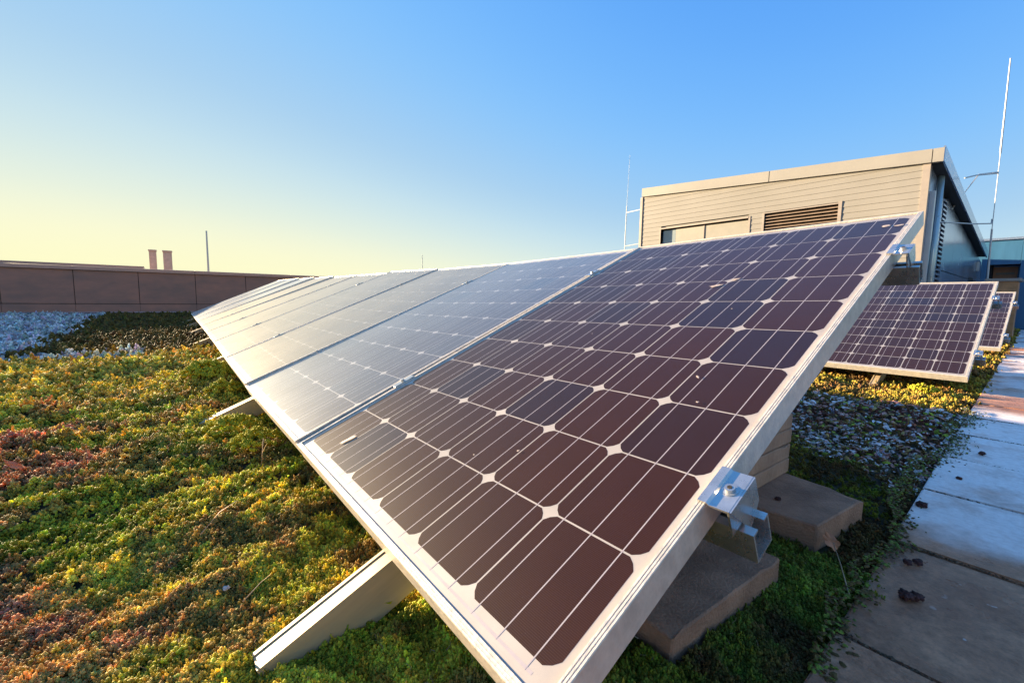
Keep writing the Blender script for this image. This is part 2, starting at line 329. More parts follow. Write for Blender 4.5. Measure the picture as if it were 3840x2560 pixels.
# pavement of slabs
pav = B().box(-0.0, 1.9, -2.5, 17, -0.095, -0.06)
rotp = Matrix.Translation((-0.195, 0.9, 0)) @ Matrix.Rotation(R_(1.2), 4, 'Z') @ Matrix.Translation((0.0, -0.9, 0))
pv = props(pav.build('pavement', 'roof', None, rotp), kind='structure')
slabm = [B().box(0.003, 0.462, 0.0035, 0.461, -0.05, 0, bev=0.004).mesh('slab', 'slab') for _ in range(1)][0]
for j in range(-7, 34):
    for i in range(4):
        if j > 14 and i > 1: continue
        w = rotp @ Matrix.Translation((i * 0.466, 0.885 + j * 0.466, random.uniform(-0.004, 0.003))) @ Matrix.Rotation(random.uniform(-0.004, 0.004), 4, 'Z')
        link('slab', slabm, pv, w)

# ------------------------------------------------------------------ solar panels
PW, PL, PITCH = 0.99, 1.65, 0.158
def frame_mesh():
    # lip profile: (inset from outside, z)
    prof = [(0, -0.040), (0, 0.0), (0.0008, 0.0012), (0.0030, 0.0012), (0.0034, 0.0004), (0.0042, 0.0004), (0.0046, 0.0012), (0.0068, 0.0012), (0.0072, 0.0004), (0.0080, 0.0004),
            (0.0084, 0.0012), (0.0108, 0.0012), (0.0112, -0.0002), (0.0112, -0.006), (0.003, -0.0062), (0.003, -0.037), (0.028, -0.037), (0.028, -0.040)]
    bm = bmesh.new(); rings = []
    for sx, sy in ((0, 0), (1, 0), (1, 1), (0, 1)):
        ring = []
        for a, z in prof:
            x = -a if sx == 0 else -PW + a; y = a if sy == 0 else PL - a
            ring.append(bm.verts.new((x, y, z)))
        rings.append(ring)
    n = len(prof)
    for k in range(4):
        A, C = rings[k], rings[(k + 1) % 4]
        for i in range(n): bm.faces.new((A[i], A[(i + 1) % n], C[(i + 1) % n], C[i]))
    bmesh.ops.recalc_face_normals(bm, faces=bm.faces)
    me = bpy.data.meshes.new('frame'); bm.to_mesh(me); bm.free(); me.materials.append(M_['alu']); return me
FRAME = frame_mesh()
BACK = B().box(-PW + 0.0035, -0.0035, 0.0035, PL - 0.0035, -0.0062, -0.0036).mesh('backsheet', 'backsheet')
g = B(); g.bm.faces.new([g.bm.verts.new((x, y, -0.001)) for x, y in ((-PW + .0114, .0114), (-.0114, .0114), (-.0114, PL - .0114), (-PW + .0114, PL - .0114))]); GL = {}
gm = g.mesh('glass', 'glass_clean')
for k in ('glass_clean', 'glass_sheen', 'glass_far', 'glass_back'):
    c = gm.copy(); c.materials.clear(); c.materials.append(M_[k]); GL[k] = c
def cell_mesh(hh=0.0776):
    h, c = hh, 0.0150; pts = []
    for sx, sy, fl in ((1, -1, 0), (1, 1, 1), (-1, 1, 0), (-1, -1, 1)):
        a = (sx * (h - c), sy * h); b_ = (sx * h, sy * (h - c)); m_ = (sx * (h - c * 0.42), sy * (h - c * 0.42))
        pts += [a, m_, b_] if not fl else [b_, m_, a]
    bm = bmesh.new(); top = [bm.verts.new((x, y, 0.0)) for x, y in pts]; bot = [bm.verts.new((x, y, -0.0001)) for x, y in pts]
    bm.faces.new(top); n = len(pts)
    for i in range(n): bm.faces.new((top[i], bot[i], bot[(i + 1) % n], top[(i + 1) % n]))
    bmesh.ops.recalc_face_normals(bm, faces=bm.faces)
    me = bpy.data.meshes.new('cell'); bm.to_mesh(me); bm.free(); me.materials.append(M_['cell']); return me
CELL = cell_mesh(); CELL_REAR = cell_mesh(0.0764)
BUS = B().box(-0.0008, 0.0008, 0.022, PL - 0.022, -0.00347, -0.00338).mesh('busbar', 'busbar')
RIBBON = B().box(-PW + 0.04, -0.04, -0.0018, 0.0018, -0.00358, -0.00350).mesh('ribbon', 'busbar')
JBOX = B().box(-PW / 2 - 0.06, -PW / 2 + 0.06, PL - 0.22, PL - 0.12, -0.030, -0.0066, bev=0.003).mesh('junction_box', 'dark')
CELLBM = None
def cells_joined():
    global CELLBM
    if CELLBM is None:
        bm = bmesh.new()
        for i in range(6):
            for j in range(10):
                r = bmesh.ops.create_grid(bm, x_segments=1, y_segments=1, size=0.0778, matrix=Matrix.Translation((-(0.021 + PITCH * (i + .5)), 0.035 + PITCH * (j + .5), -0.0029)))
        CELLBM = bpy.data.meshes.new('cell_grid'); bm.to_mesh(CELLBM); bm.free(); CELLBM.materials.append(M_['cell'])
    return CELLBM
def solar_panel(w, glass, label, group, cells=True, CELL=None):
    CELL = CELL or globals()['CELL']
    r = empty('solar_panel', w, label=label, cat='solar panel', group=group)
    link('frame', FRAME, r, w); link('backsheet', BACK, r, w); link('glass', GL[glass], r, w); link('junction_box', JBOX, r, w)
    if cells:
        for i in range(6):
            for j in range(10): link('cell', CELL, r, w @ Matrix.Translation((-(0.021 + PITCH * (i + .5)), 0.035 + PITCH * (j + .5), -0.00348)))
            for q in (-1, 0, 1): link('busbar', BUS, r, w @ Matrix.Translation((-(0.021 + PITCH * (i + .5) + q * 0.0505), 0, 0)))
        for y in (0.024, PL - 0.024): link('ribbon', RIBBON, r, w @ Matrix.Translation((0, y, 0)))
    else: props(link('cell_grid', cells_joined(), r, w), kind='stuff')
    return r

PM = []                                         # front row, nearest first
PM.append(frame_matrix((-0.25363, 0.24052, CZ - 0.37964), (-0.99975, 0, -0.02225), (-0.00885, 0.91752, 0.39758)))
PM.append(frame_matrix((-1.25429, 0.23885, CZ - 0.39691), (-0.99985, -0.00727, -0.01594), (-0.01293, 0.92014, 0.39137)))
zb = {2: -.404, 3: -.402, 4: -.386, 5: -.378, 6: -.376, 7: -.375, 8: -.376, 9: -.376, 10: -.377}
zt = {2: .234, 3: .242, 4: .247, 5: .258, 6: .274, 7: .290, 8: .303, 9: .309, 10: .311}
for k in range(2, 10):
    s = (zt[k] - zb[k]) / PL; c_ = math.sqrt(1 - s * s)
    PM.append(frame_matrix((-0.2536 - k * 1.0005, 0.232, CZ + zb[k]), (-1, 0, zb[k + 1] - zb[k]), (-0.006, c_, s)))
ords = ['front', 'second', 'third', 'fourth', 'fifth', 'sixth', 'seventh', 'eighth', 'ninth', 'last']
for k, w in enumerate(PM):
    lab = ['nearest large solar panel with clear dark brown cells and white grid lines', 'second panel of the long row, pale blue with faint white diamonds',
           'third panel of the long row, milky grey with barely visible cells'][k] if k < 3 else \
          ('far end panel of the long row beside the brown parapet' if k == 9 else '%s panel of the long row counted from the camera, washed pale by glare' % ords[k])
    r = solar_panel(w, 'glass_clean' if k == 0 else ('glass_sheen' if k in (1, 7, 8, 9) else 'glass_far'), lab, 'solar panels of the long front row', cells=k < 4)
    if k == 0:  # dirt splats, plus two marks by the top right corner painting pink reflections
        for (u, v, a, b_, th) in ((0.358, 1.097, .022, .010, .5), (0.323, 1.145, .014, .006, .3), (0.064, 1.539, .012, .010, .9), (0.036, 1.53, .014, .007, .2), (0.826, 0.096, .024, .008, 1.4),
                                  (0.24, 0.93, .003, .003, 0), (0.16, 0.60, .003, .007, .7), (0.12, 0.52, .003, .003, 0), (0.34, 0.27, .003, .003, 0), (0.42, 0.22, .004, .002, 0), (0.55, 0.75, .003, .002, 0)):
            bm = bmesh.new(); n = 12
            vsx = [bm.verts.new(((math.cos(t) * a * q), (math.sin(t) * b_ * q), 0)) for t, q in [(2 * math.pi * i / n, random.uniform(.55, 1.15)) for i in range(n)]]
            ce = bm.verts.new((0, 0, 0.0006))
            for i in range(n): bm.faces.new((vsx[i], vsx[(i + 1) % n], ce))
            ms = bpy.data.meshes.new('dirt_glint_splat'); bm.to_mesh(ms); bm.free(); ms.materials.append(M_['splat'])
            link('dirt_glint_splat', ms, r, w @ Matrix.Translation((-u, v, -0.0006)) @ Matrix.Rotation(th, 4, 'Z'))

PM2 = [frame_matrix((-0.31627 - k * 1.003, 4.00379, CZ - 0.45777), (-1, -0.00537, -0.0007), (-0.0052, 0.91441, 0.40476)) for k in range(3)]
for k, w in enumerate(PM2):
    solar_panel(w, 'glass_back', ['solar panel at the right end of the row behind, small dark cells fully visible', 'solar panel of the row behind, next to its right end panel',
                                  'third solar panel from the right end of the row behind'][k], 'solar panels of the row behind', CELL=CELL_REAR)
PM3 = [frame_matrix((-0.35, 7.25, 0.105), (-1, 0, 0), (0, 0.917, 0.40))]
solar_panel(PM3[0], 'glass_back', 'furthest solar panel on the right, only a purple strip seen past its neighbour', 'solar panels of the row behind', CELL=CELL_REAR)

# mounting racks
PV = (0.342, 1.30)
def channel(x0, x1):
    b = B(); t = 0.003
    b.prism([(-0.022, -0.046), (0.022, -0.046), (0.022, 0), (0.009, 0), (0.009, -0.003), (0.019, -0.003), (0.019, -0.043), (-0.019, -0.043), (-0.019, -0.003), (-0.009, -0.003), (-0.009, 0), (-0.022, 0)], x0, x1, axis=0)
    return b
def end_clamp(rack, w, v):
    """clamp at the right end of a row: z shaped piece over the frame lip with its bolt"""
    wl = w @ Matrix.Translation((0, v, 0))
    b = B(); h = 0.036
    b.prism([(-0.010, 0.0016), (-0.010, 0.0044), (0.0015, 0.0044), (0.0045, 0.0012), (0.0300, 0.0012), (0.0300, -0.037), (0.0272, -0.037), (0.0272, -0.0018), (0.0022, -0.0018), (0.0022, 0.0016)], -h, h, axis=1)
    c = b.build('end_clamp', 'galv', rack, wl)
    b = B(); b.hexa([(0.0302, h, -0.037), (0.0325, h, -0.037), (0.0325, h * .1, -0.060), (0.0302, h * .1, -0.060), (0.0302, h, 0.001), (0.0325, h, 0.001), (0.0325, -h, 0.001), (0.0302, -h, 0.001)])
    b.build('clamp_flange', 'galv', c, wl)
    b = B(); b.tube([(0.016, 0, 0.001), (0.016, 0, 0.0065)], 0.0065, n=16); b.tube([(0.016, 0, 0.0010), (0.016, 0, 0.0022)], 0.0105, n=16)
    b.build('bolt', 'galv', c, wl, smooth=False)
    B().tube([(0.016, 0, 0.0066), (0.016, 0, 0.0070)], 0.0034, n=6).build('bolt_socket', 'dark', c, wl)
def rack(mats, rafters, label, group, zg=0.0, near=False):
    w0 = Matrix.Translation((mats[0].translation.x, mats[0].translation.y, zg))
    r = empty('mounting_rack', w0, label=label, cat='mounting rack', group=group)
    for k, w in enumerate(mats):
        for v in PV:
            x1 = 0.048 if k == 0 else 0.003
            channel(-PW - 0.004, x1).build('purlin', 'galv', r, w @ Matrix.Translation((0, v, -0.0405)))
            if k == 0: end_clamp(r, w, v)
            if k < len(mats) - 1:
                c = B().box(-PW - 0.018, -PW + 0.008, v - 0.035, v + 0.035, 0.0016, 0.0040, bev=0.0008).build('mid_clamp', 'galv', r, w)
                B().tube([(-PW - 0.005, v, 0.004), (-PW - 0.005, v, 0.010)], 0.006, n=8).build('bolt', 'galv', c, w)
    for xg in rafters:
        k = min(range(len(mats)), key=lambda i: abs(mats[i].translation.x - PW / 2 - xg)); w = mats[k]
        wr = w @ Matrix.Translation((xg - w.translation.x - 0.0, 0, -0.087))
        b = B(); b.prism([(-0.020, 0), (-0.020, -0.003), (0.017, -0.003), (0.017, -0.080), (0.008, -0.080), (0.008, -0.083), (0.020, -0.083), (0.020, 0.0), (-0.010, 0.0), (-0.0105, -0.0015), (-0.0125, -0.0015), (-0.013, 0.0015), (-0.020, 0.0015)], -0.225, 1.72, axis=1)
        b.build('rafter', 'rafter', r, wr)
        # back leg from rafter to ground and its foot plate
        p = (wr @ Vector((0, 1.50, -0.09))); t = Matrix.Translation((p.x, p.y, zg - 0.05))
        B().box(-0.02, 0.02, -0.02, 0.02, 0, p.z - zg + 0.06).build('back_leg', 'rafter', r, t)
        B().box(-0.07, 0.07, -0.07, 0.07, 0.0, 0.06).build('foot_plate', 'galv', r, t)
        base = wr @ Vector((0, -0.10, 0)); L_ = p.y - base.y
    return r
rack(PM, [-0.715 - 1.595 * i for i in range(6)] + [-10.1], 'long aluminium rack with slanting rafters carrying the front row of panels', 'panel mounting racks', near=True)
rack(PM2, [-0.78, -2.4], 'aluminium rack under the row of panels behind', 'panel mounting racks')
rack(PM3, [-0.85], 'aluminium rack under the furthest panel on the right', 'panel mounting racks')

# ------------------------------------------------------------------ ballast pavers
def paver(name, pts, z0, z1, m, label, cat='paver', group='concrete ballast pavers', chip=True):
    """slightly worn slab from its four top corners (world xy)"""
    bm = bmesh.new(); cx = sum(p[0] for p in pts) / 4; cy = sum(p[1] for p in pts) / 4
    bot = [bm.verts.new((p[0] - cx, p[1] - cy, 0)) for p in pts]; top = [bm.verts.new((p[0] - cx, p[1] - cy, z1 - z0)) for p in pts]
    bm.faces.new(bot[::-1]); bm.faces.new(top)
    for i in range(4): bm.faces.new((bot[i], bot[(i + 1) % 4], top[(i + 1) % 4], top[i]))
    bmesh.ops.subdivide_edges(bm, edges=list(bm.edges), cuts=9, use_grid_fill=True)
    bmesh.ops.bevel(bm, geom=[e for e in bm.edges if len(e.link_faces) == 2 and e.calc_face_angle(0) > 1], offset=0.003, segments=1, affect='EDGES')
    for v in bm.verts:
        edge = 1.0 if abs(v.co.z - (z1 - z0)) < 0.004 else 0.6
        nn = noise.noise(Vector((v.co.x * 30 + cx * 9, v.co.y * 30 + cy * 9, v.co.z * 30 + z0 * 50)))
        v.co += Vector((nn, noise.noise(v.co * 41 + Vector((3, 1, z0))), nn * 0.5)) * 0.0028 * edge
        if chip and nn > 0.25 and len([f for f in v.link_faces]) and abs(v.co.z - (z1 - z0)) < 0.006:
            d = min(abs(v.co.x - (p[0] - cx)) + abs(v.co.y - (p[1] - cy)) for p in pts)
            if d < 0.05: v.co.z -= 0.006
    bmesh.ops.recalc_face_normals(bm, faces=bm.faces)
    me = bpy.data.meshes.new(name); bm.to_mesh(me); bm.free(); me.materials.append(M_[m])
    o = link(name, me, None, Matrix.Translation((cx, cy, z0))); return props(o, label, cat, group)
def rect(cx, cy, a, b, th):
    c, s = math.cos(th), math.sin(th)
    return [(cx + c * x - s * y, cy + s * x + c * y) for x, y in ((-a, -b), (a, -b), (a, b), (-a, b))]
paver('paver', [(-0.735, 0.565), (-0.328, 0.590), (-0.308, 0.960), (-0.715, 0.945)], -0.02, 0.045, 'concrete', 'brown concrete slab under the clamp, closest to the camera on the right')
paver('paver', [(-0.70, 1.10), (-0.300, 1.150), (-0.272, 1.412), (-0.672, 1.47)], -0.012, 0.055, 'concrete', 'brown concrete slab lying in front of the tall stack of slabs')
z = 0.056
for i in range(6):
    th = 0.044
    lab = '%s slab of the tall ballast stack under the nearest panel' % ['bottom', 'second lowest', 'third lowest', 'fourth lowest', 'second highest', 'top'][i]
    paver('stacked_paver', rect(-0.672 + random.uniform(-.006, .006), 1.262 + random.uniform(-.006, .006), 0.2, 0.195, R_(-1.0) + random.uniform(-.02, .02)), z, z + th, 'stackcon', lab, group='slabs of the tall ballast stack'); z += th + 0.002
paver('paver', rect(-0.95, 4.75, 0.22, 0.2, 0.02), -0.01, 0.05, 'concrete', 'concrete slab in the shade under the right end of the row behind')
paver('paver', rect(-1.5, 4.72, 0.22, 0.2, -0.03), -0.01, 0.055, 'concrete', 'concrete slab further left in the shade under the row behind')
for (cx_, cy_, where) in ((-1.0, 4.78, 'right'), (-1.62, 4.75, 'left')):
    for q in range(2):
        paver('stacked_paver', rect(cx_, cy_, .2, .2, .03 * q), .057 + q * .048, .057 + q * .048 + .046, 'concrete', '%s slab of the low %s stack in the shade under the row behind' % (['middle', 'top'][q], where), group='slabs of the low stacks under the row behind')
paver('paver', rect(-0.62, 5.3, 0.2, 0.2, 0.05), -0.01, 0.05, 'concrete', 'concrete slab near the back legs of the row behind')

# ------------------------------------------------------------------ beige plant room
BX0, BX1, BY, BYE = -6.43, -1.35, 9.0, 16.4
def zroof(x): return 2.69 + (x - BX1) * (2.69 - 3.06) / (BX1 - BX0)
bd = empty('plant_room', Matrix.Translation((BX0, BY, 0)), label='beige clad rooftop plant room with sloping fascia, louvre and recessed window', cat='building')
B().hexa([(BX0 + .03, BY + .05, -.1), (BX1 - .05, BY + .05, -.1), (BX1 - .05, BYE, -.1), (BX0 + .03, BYE, -.1), (BX0 + .03, BY + .05, zroof(BX0)), (BX1 - .05, BY + .05, zroof(BX1)), (BX1 - .05, BYE, 1.95), (BX0 + .03, BYE, 2.4)])
opens = [(-5.865, -3.92, 1.35, 2.23), (-3.63, -2.46, 1.62, 2.27)]     # window, louvre
g = B()   # core wall with openings: columns of boxes behind the boards
cols = [BX0 + .03, -5.865, -3.92, -3.63, -2.46, BX1 - .05]
for i in range(5):
    a, c = cols[i], cols[i + 1]
    o = [q for q in opens if abs(q[0] - a) < .01]
    if o:
        g.box(a, c, BY + .03, BY + .2, -.1, o[0][2]); g.hexa([(a, BY + .03, o[0][3]), (c, BY + .03, o[0][3]), (c, BY + .2, o[0][3]), (a, BY + .2, o[0][3]), (a, BY + .03, zroof(a)), (c, BY + .03, zroof(c)), (c, BY + .2, zroof(c)), (a, BY + .2, zroof(a))])
    else: g.hexa([(a, BY + .03, -.1), (c, BY + .03, -.1), (c, BY + .2, -.1), (a, BY + .2, -.1), (a, BY + .03, zroof(a)), (c, BY + .03, zroof(c)), (c, BY + .2, zroof(c)), (a, BY + .2, zroof(a))])
g.build('front_wall', 'beige', bd)
g = B(); g.box(BX0 + .03, BX0 + .2, BY + .201, BYE, -.1, 2.3); g.build('left_wall', 'beige', bd)
nb = 31; bh = 3.1 / nb
for i in range(nb):
    z0 = i * bh; z1 = z0 + bh - 0.004; segs = [(BX0 + .035, BX1 - .075)]
    for (a, c, za, zz_) in opens:
        if z1 > za and z0 < zz_: segs = [s for q in segs for s in ((q[0], a), (c, q[1]))] if len(segs) == 1 else segs[:-1] + [(segs[-1][0], a), (c, segs[-1][1])]
    for (a, c) in segs:
        xe = c
        # clip under the sloping roof
        if z1 > zroof(a) + .13: continue
        if z1 > zroof(c) + .13: xe = BX1 + (z1 - .13 - 2.69) * (BX1 - BX0) / (2.69 - 3.06)
        B().prism([(BY - 0.002, z0), (BY + .028, z0), (BY + .028, z1), (BY + 0.002, z1)], a, xe).build('siding_board', 'beige', bd)
B().hexa([(BX1 - .085, BY - .012, 0), (BX1, BY - .012, 0), (BX1, BY + .10, 0), (BX1 - .085, BY + .10, 0), (BX1 - .085, BY - .012, 2.70), (BX1, BY - .012, 2.69), (BX1, BY + .10, 2.69), (BX1 - .085, BY + .10, 2.70)]).build('corner_trim', 'trim', bd)
B().box(BX0 - .03, BX0 + .034, BY - .012, BY + .10, 0, 3.05).build('corner_trim', 'trim', bd)
# fascia: two lengths with a joint, plus end piece
def fas(xa, xb, name='fascia'):
    za, zb_ = zroof(xa), zroof(xb); y0, y1 = BY - .055, BY + .04
    B().hexa([(xa, y0, za - .005), (xb, y0, zb_ - .005), (xb, y1, zb_ - .005), (xa, y1, za - .005), (xa, y0, za + .19), (xb, y0, zb_ + .19), (xb, y1, zb_ + .19), (xa, y1, za + .19)]).build(name, 'beige2', bd)
fas(BX0 + .03, -3.585); fas(-3.572, -1.345); fas(-1.335, -1.215)
# roof and side fascia, falling to the back
yb = 16.3; zf, zbk = zroof(BX1) + .19, 1.97
B().hexa([(BX0 + .03, BY + .041, 2.98), (-1.23, BY + .041, 2.66), (-1.23, yb, 1.82), (BX0 + .03, yb, 2.2), (BX0 + .03, BY + .041, 3.2), (-1.23, BY + .041, zf - .02), (-1.23, yb, zbk - .02), (BX0 + .03, yb, 2.42)]).build('roof', 'soffit', bd)
B().hexa([(-1.228, BY - .05, 2.675), (-1.205, BY - .05, 2.675), (-1.205, yb, 1.80), (-1.228, yb, 1.80), (-1.228, BY - .05, zf + .015), (-1.205, BY - .05, zf + .015), (-1.205, yb, zbk), (-1.228, yb, zbk)]).build('side_fascia', 'blue', bd)
# side wall of metal panels with open joints
ysd = [BY + .101, 9.55, 10.35, 10.78, 12.0, 13.2, 14.4, 15.6, 17.0]
def zs(y): return 2.655 + (y - BY) * (1.80 - 2.655) / (yb - BY)
for i in range(8):
    a, c = ysd[i] + .006, ysd[i + 1] - .006
    if i == 2: continue
    for za, zz_ in ((0.02, 1.19), (1.205, None)):
        ta, tc_ = (zz_, zz_) if zz_ else (min(zs(a), 3), min(zs(c), 3))
        B().hexa([(BX1 - .03, a, za), (BX1, a, za), (BX1, c, za), (BX1 - .03, c, za), (BX1 - .03, a, ta), (BX1, a, ta), (BX1, c, tc_), (BX1 - .03, c, tc_)]).build('cladding_panel', 'blue' , bd)
g = B(); g.hexa([(BX1 - .18, BY + .201, -.1), (BX1 - .05, BY + .201, -.1), (BX1 - .05, 17.0, -.1), (BX1 - .18, 17.0, -.1), (BX1 - .18, BY + .201, 2.6), (BX1 - .05, BY + .201, 2.6), (BX1 - .05, 17.0, 1.75), (BX1 - .18, 17.0, 1.75)]); g.build('side_wall', 'dark', bd)
v = B().box(BX1 - .045, BX1 - .035, 10.36, 10.77, 0.5, 2.42).build('side_vent', 'dark', bd)
for i in range(24):
    z0 = 0.55 + i * 0.078
    B().hexa([(BX1 - .034, 10.37, z0 + .012), (BX1 + .012, 10.37, z0), (BX1 + .012, 10.76, z0), (BX1 - .034, 10.76, z0 + .012), (BX1 - .034, 10.37, z0 + .05), (BX1 + .012, 10.37, z0 + .03), (BX1 + .012, 10.76, z0 + .03), (BX1 - .034, 10.76, z0 + .05)]).build('slat', 'blue', v)
B().tube([(BX1 + .045, 9.62, 0), (BX1 + .045, 9.62, 2.62)], .04, n=14).build('downpipe', 'pipe', bd, smooth=True)
B().box(BX1 + .001, BX1 + .06, 9.14, 9.19, 0, 2.3).build('conduit', 'rodgrey', bd)
# recessed window
a, c, za, zz_ = opens[0]
wf = B(); wf.box(a - .03, a, BY - .01, BY + .17, za, zz_ + .03); wf.box(c, c + .035, BY - .007, BY + .17, za, zz_ + .03); wf.box(a, c, BY - .01, BY + .17, zz_, zz_ + .03)
wo = wf.build('window', 'trim', bd)
B().box(a, c, BY + .165, BY + .175, za, zz_).build('window_back', 'dark', wo)
B().box(a + .02, -5.52, BY + .06, BY + .07, za, zz_ - .03).build('pane', 'winglass', wo)
B().box(-5.51, -4.86, BY + .05, BY + .07, za, zz_ - .03).build('infill_panel', 'blind', wo)
B().box(-4.84, c, BY + .05, BY + .07, za, zz_ - .03).build('infill_panel', 'blind', wo)
B().box(-4.86, -4.84, BY + .04, BY + .07, za, zz_ - .02).build('mullion', 'trim', wo)
# louvre
a, c, za, zz_ = opens[1]
lo = B(); lo.box(a - .035, a, BY - .008, BY + .1, za - .03, zz_ + .02); lo.box(c, c + .05, BY - .008, BY + .1, za - .03, zz_ + .04); lo.box(a, c, BY - .008, BY + .1, zz_, zz_ + .02); lo.box(a, c, BY - .008, BY + .1, za - .03, za)
lo = lo.build('louvre', 'trim', bd)
B().box(a, c, BY + .12, BY + .13, za, zz_).build('louvre_back', 'dark', lo)
for i in range(11):
    z0 = za + .01 + i * .058
    B().hexa([(a, BY + .0, z0), (c, BY + .0, z0), (c, BY + .09, z0 + .035), (a, BY + .09, z0 + .035), (a, BY + .0, z0 + .016), (c, BY + .0, z0 + .016), (c, BY + .09, z0 + .048), (a, BY + .09, z0 + .048)]).build('slat', 'slat', lo)

# teal wing at the back right
wg = empty('teal_building', Matrix.Translation((-1.3, 17.0, 0)), label='low teal building with a recessed brown doorway behind the plant room', cat='building')
xs_ = [-1.349, -1.24, -0.67, 0.6, 1.9, 3.2, 4.5, 7.0]
for i in range(7):
    a, c = xs_[i] + .004, xs_[i + 1] - .004; zl = 1.66 if i == 1 else 0
    B().box(a, c, 17.0, 17.12, zl, 2.28).build('wall_panel', 'teal', wg)
B().box(-1.5, 7.1, 16.95, 17.2, 2.285, 2.34).build('coping', 'blue', wg)
B().box(-1.5, 7.0, 17.62, 17.7, -.1, 2.28).build('back_wall', 'teal', wg)
B().box(-1.24, -0.67, 17.125, 17.6, 1.66, 1.70).build('door_head', 'dark', wg)
d = B().box(-1.15, -0.72, 17.5, 17.56, 0, 1.62).build('door', 'door', wg)
B().box(-1.1, -0.77, 17.48, 17.498, 1.42, 1.47).build('door_rail', 'slat', d)
B().box(-1.238, -1.16, 17.126, 17.6, 0, 1.659).build('door_jamb', 'dark', wg)
B().box(BX1 + .001, BX1 + .05, 15.9, 16.1, 1.45, 1.68, bev=.01).build('wall_lamp', 'rod', wg)
B().box(BX1 - .02, BX1 + .006, 14.75, 15.55, 0.1, 1.25).build('side_opening', 'dark', bd)

# cabinet at the foot of the right rod
cb = empty('cabinet', Matrix.Translation((-0.7, 12.0, 0)), label='brown rooftop cabinet with pale metal lid at the foot of the tall rod', cat='cabinet')
B().box(-.845, -.46, 11.8, 12.3, -.1, 1.02, bev=.01).build('body', 'cabinet', cb)
B().box(-.87, -.42, 11.77, 12.33, 1.022, 1.075, bev=.008).build('lid', 'trim', cb)
B().box(-.80, -.50, 11.79, 11.799, 0.1, 0.95).build('door', 'cabinet', cb)

# ------------------------------------------------------------------ rods
def rod(base, segs, label, mat_, brackets=()):
    r = empty('lightning_rod', Matrix.Translation(base), label=label, cat='lightning rod')
    for (p, q, r0, r1) in segs: B().tube([p, q], r0, r1, n=8).build('rod_section', mat_, r)
    for br in brackets: B().tube(br, .012, n=6).build('bracket', 'rodgrey', r)
    return r
rod((-.855, 12.05, 1.07), [((-.855, 12.05, 1.075), (-.875, 12.02, 2.0), .014, .014), ((-.875, 12.02, 2.0), (-.885, 12, 3.35), .006, .006), ((-.885, 12, 3.35), (-.905, 12, 5.0), .014, .009)],
    'tall white rod standing on the brown cabinet, held off the plant room wall', 'rod',
    [[(BX1, 11.3, 2.33), (-1.1, 11.7, 2.97), (-.885, 12.0, 3.02)], [(-1.2, 11.0, 2.80), (-1.1, 11.4, 2.9), (-.89, 12.0, 3.0)], [(BX1, 10.2, 1.97), (-1.1, 11.5, 2.06), (-.89, 12.0, 2.10), (-.89, 12.02, 2.18)]])
rod((-7.11, 9.3, 0), [((-7.13, 9.3, -.1), (-7.095, 9.3, 3.0), .010, .009), ((-7.095, 9.3, 3.0), (-7.06, 9.3, 4.25), .004, .0025)], 'thin pale rod beside the left corner of the plant room', 'rodfaint',
    [[(BX0, 9.2, 2.83), (-7.1, 9.3, 2.83)], [(BX0, 9.2, 2.0), (-7.11, 9.3, 1.98)]])
rod((-24, 1.27, -.1), [((-24, 1.272, -.1), (-24, 1.275, 3.4), .05, .03)], 'grey rod standing beyond the brown parapet on the left', 'rodgrey')
rod((-12.1, 6.0, -.1), [((-12.1, 6, -.1), (-12.09, 6, 1.86), .014, .008)], 'tiny thin rod tip showing above the middle of the panel row', 'rodgrey')

# ------------------------------------------------------------------ parapet and what stands beyond it
pp = empty('parapet_wall', Matrix.Translation((-15.9, 0, 0)), label='brown clad parapet wall closing the left side of the roof', cat='wall')
PT = 1.24
B().box(-16.2, -15.93, -14.8, 43, -.1, PT - .09).build('wall_core', 'dark', pp)
y = -14.02 + 0.0; seams = [-2.05 + 1.28 * i for i in range(-10, 36)]
for a, c in zip(seams, seams[1:]): B().box(-15.93, -15.905, a + .007, c - .007, .27, PT - .10).build('cladding_panel', 'parapet', pp)
for a, c in zip(seams, seams[1:]): B().box(-15.93, -15.89, a + .004, c - .004, -.05, .255).build('skirting', 'parapet', pp)
for a, c in zip(seams[::2], seams[2::2]): B().hexa([(-16.25, a, PT - .09), (-15.86, a, PT - .09), (-15.86, c - .006, PT - .09), (-16.25, c - .006, PT - .09), (-16.25, a, PT + .02), (-15.86, a, PT), (-15.86, c - .006, PT), (-16.25, c - .006, PT + .02)]).build('coping', 'coping', pp)
B().tube([(-15.83, -14, .03), (-15.83, 17, .03)], .022, n=8).build('base_pipe', 'coping', pp)
fp = empty('far_parapet', Matrix.Translation((-21, -4, 0)), label='second thin parapet edge beyond the brown wall at the left', cat='wall')
B().box(-21.2, -21, -14, -0.87, -.1, 1.46).build('wall_core', 'parapet', fp)
B().box(-21.3, -20.9, -14.1, -0.83, 1.465, 1.54).build('coping', 'coping', fp)
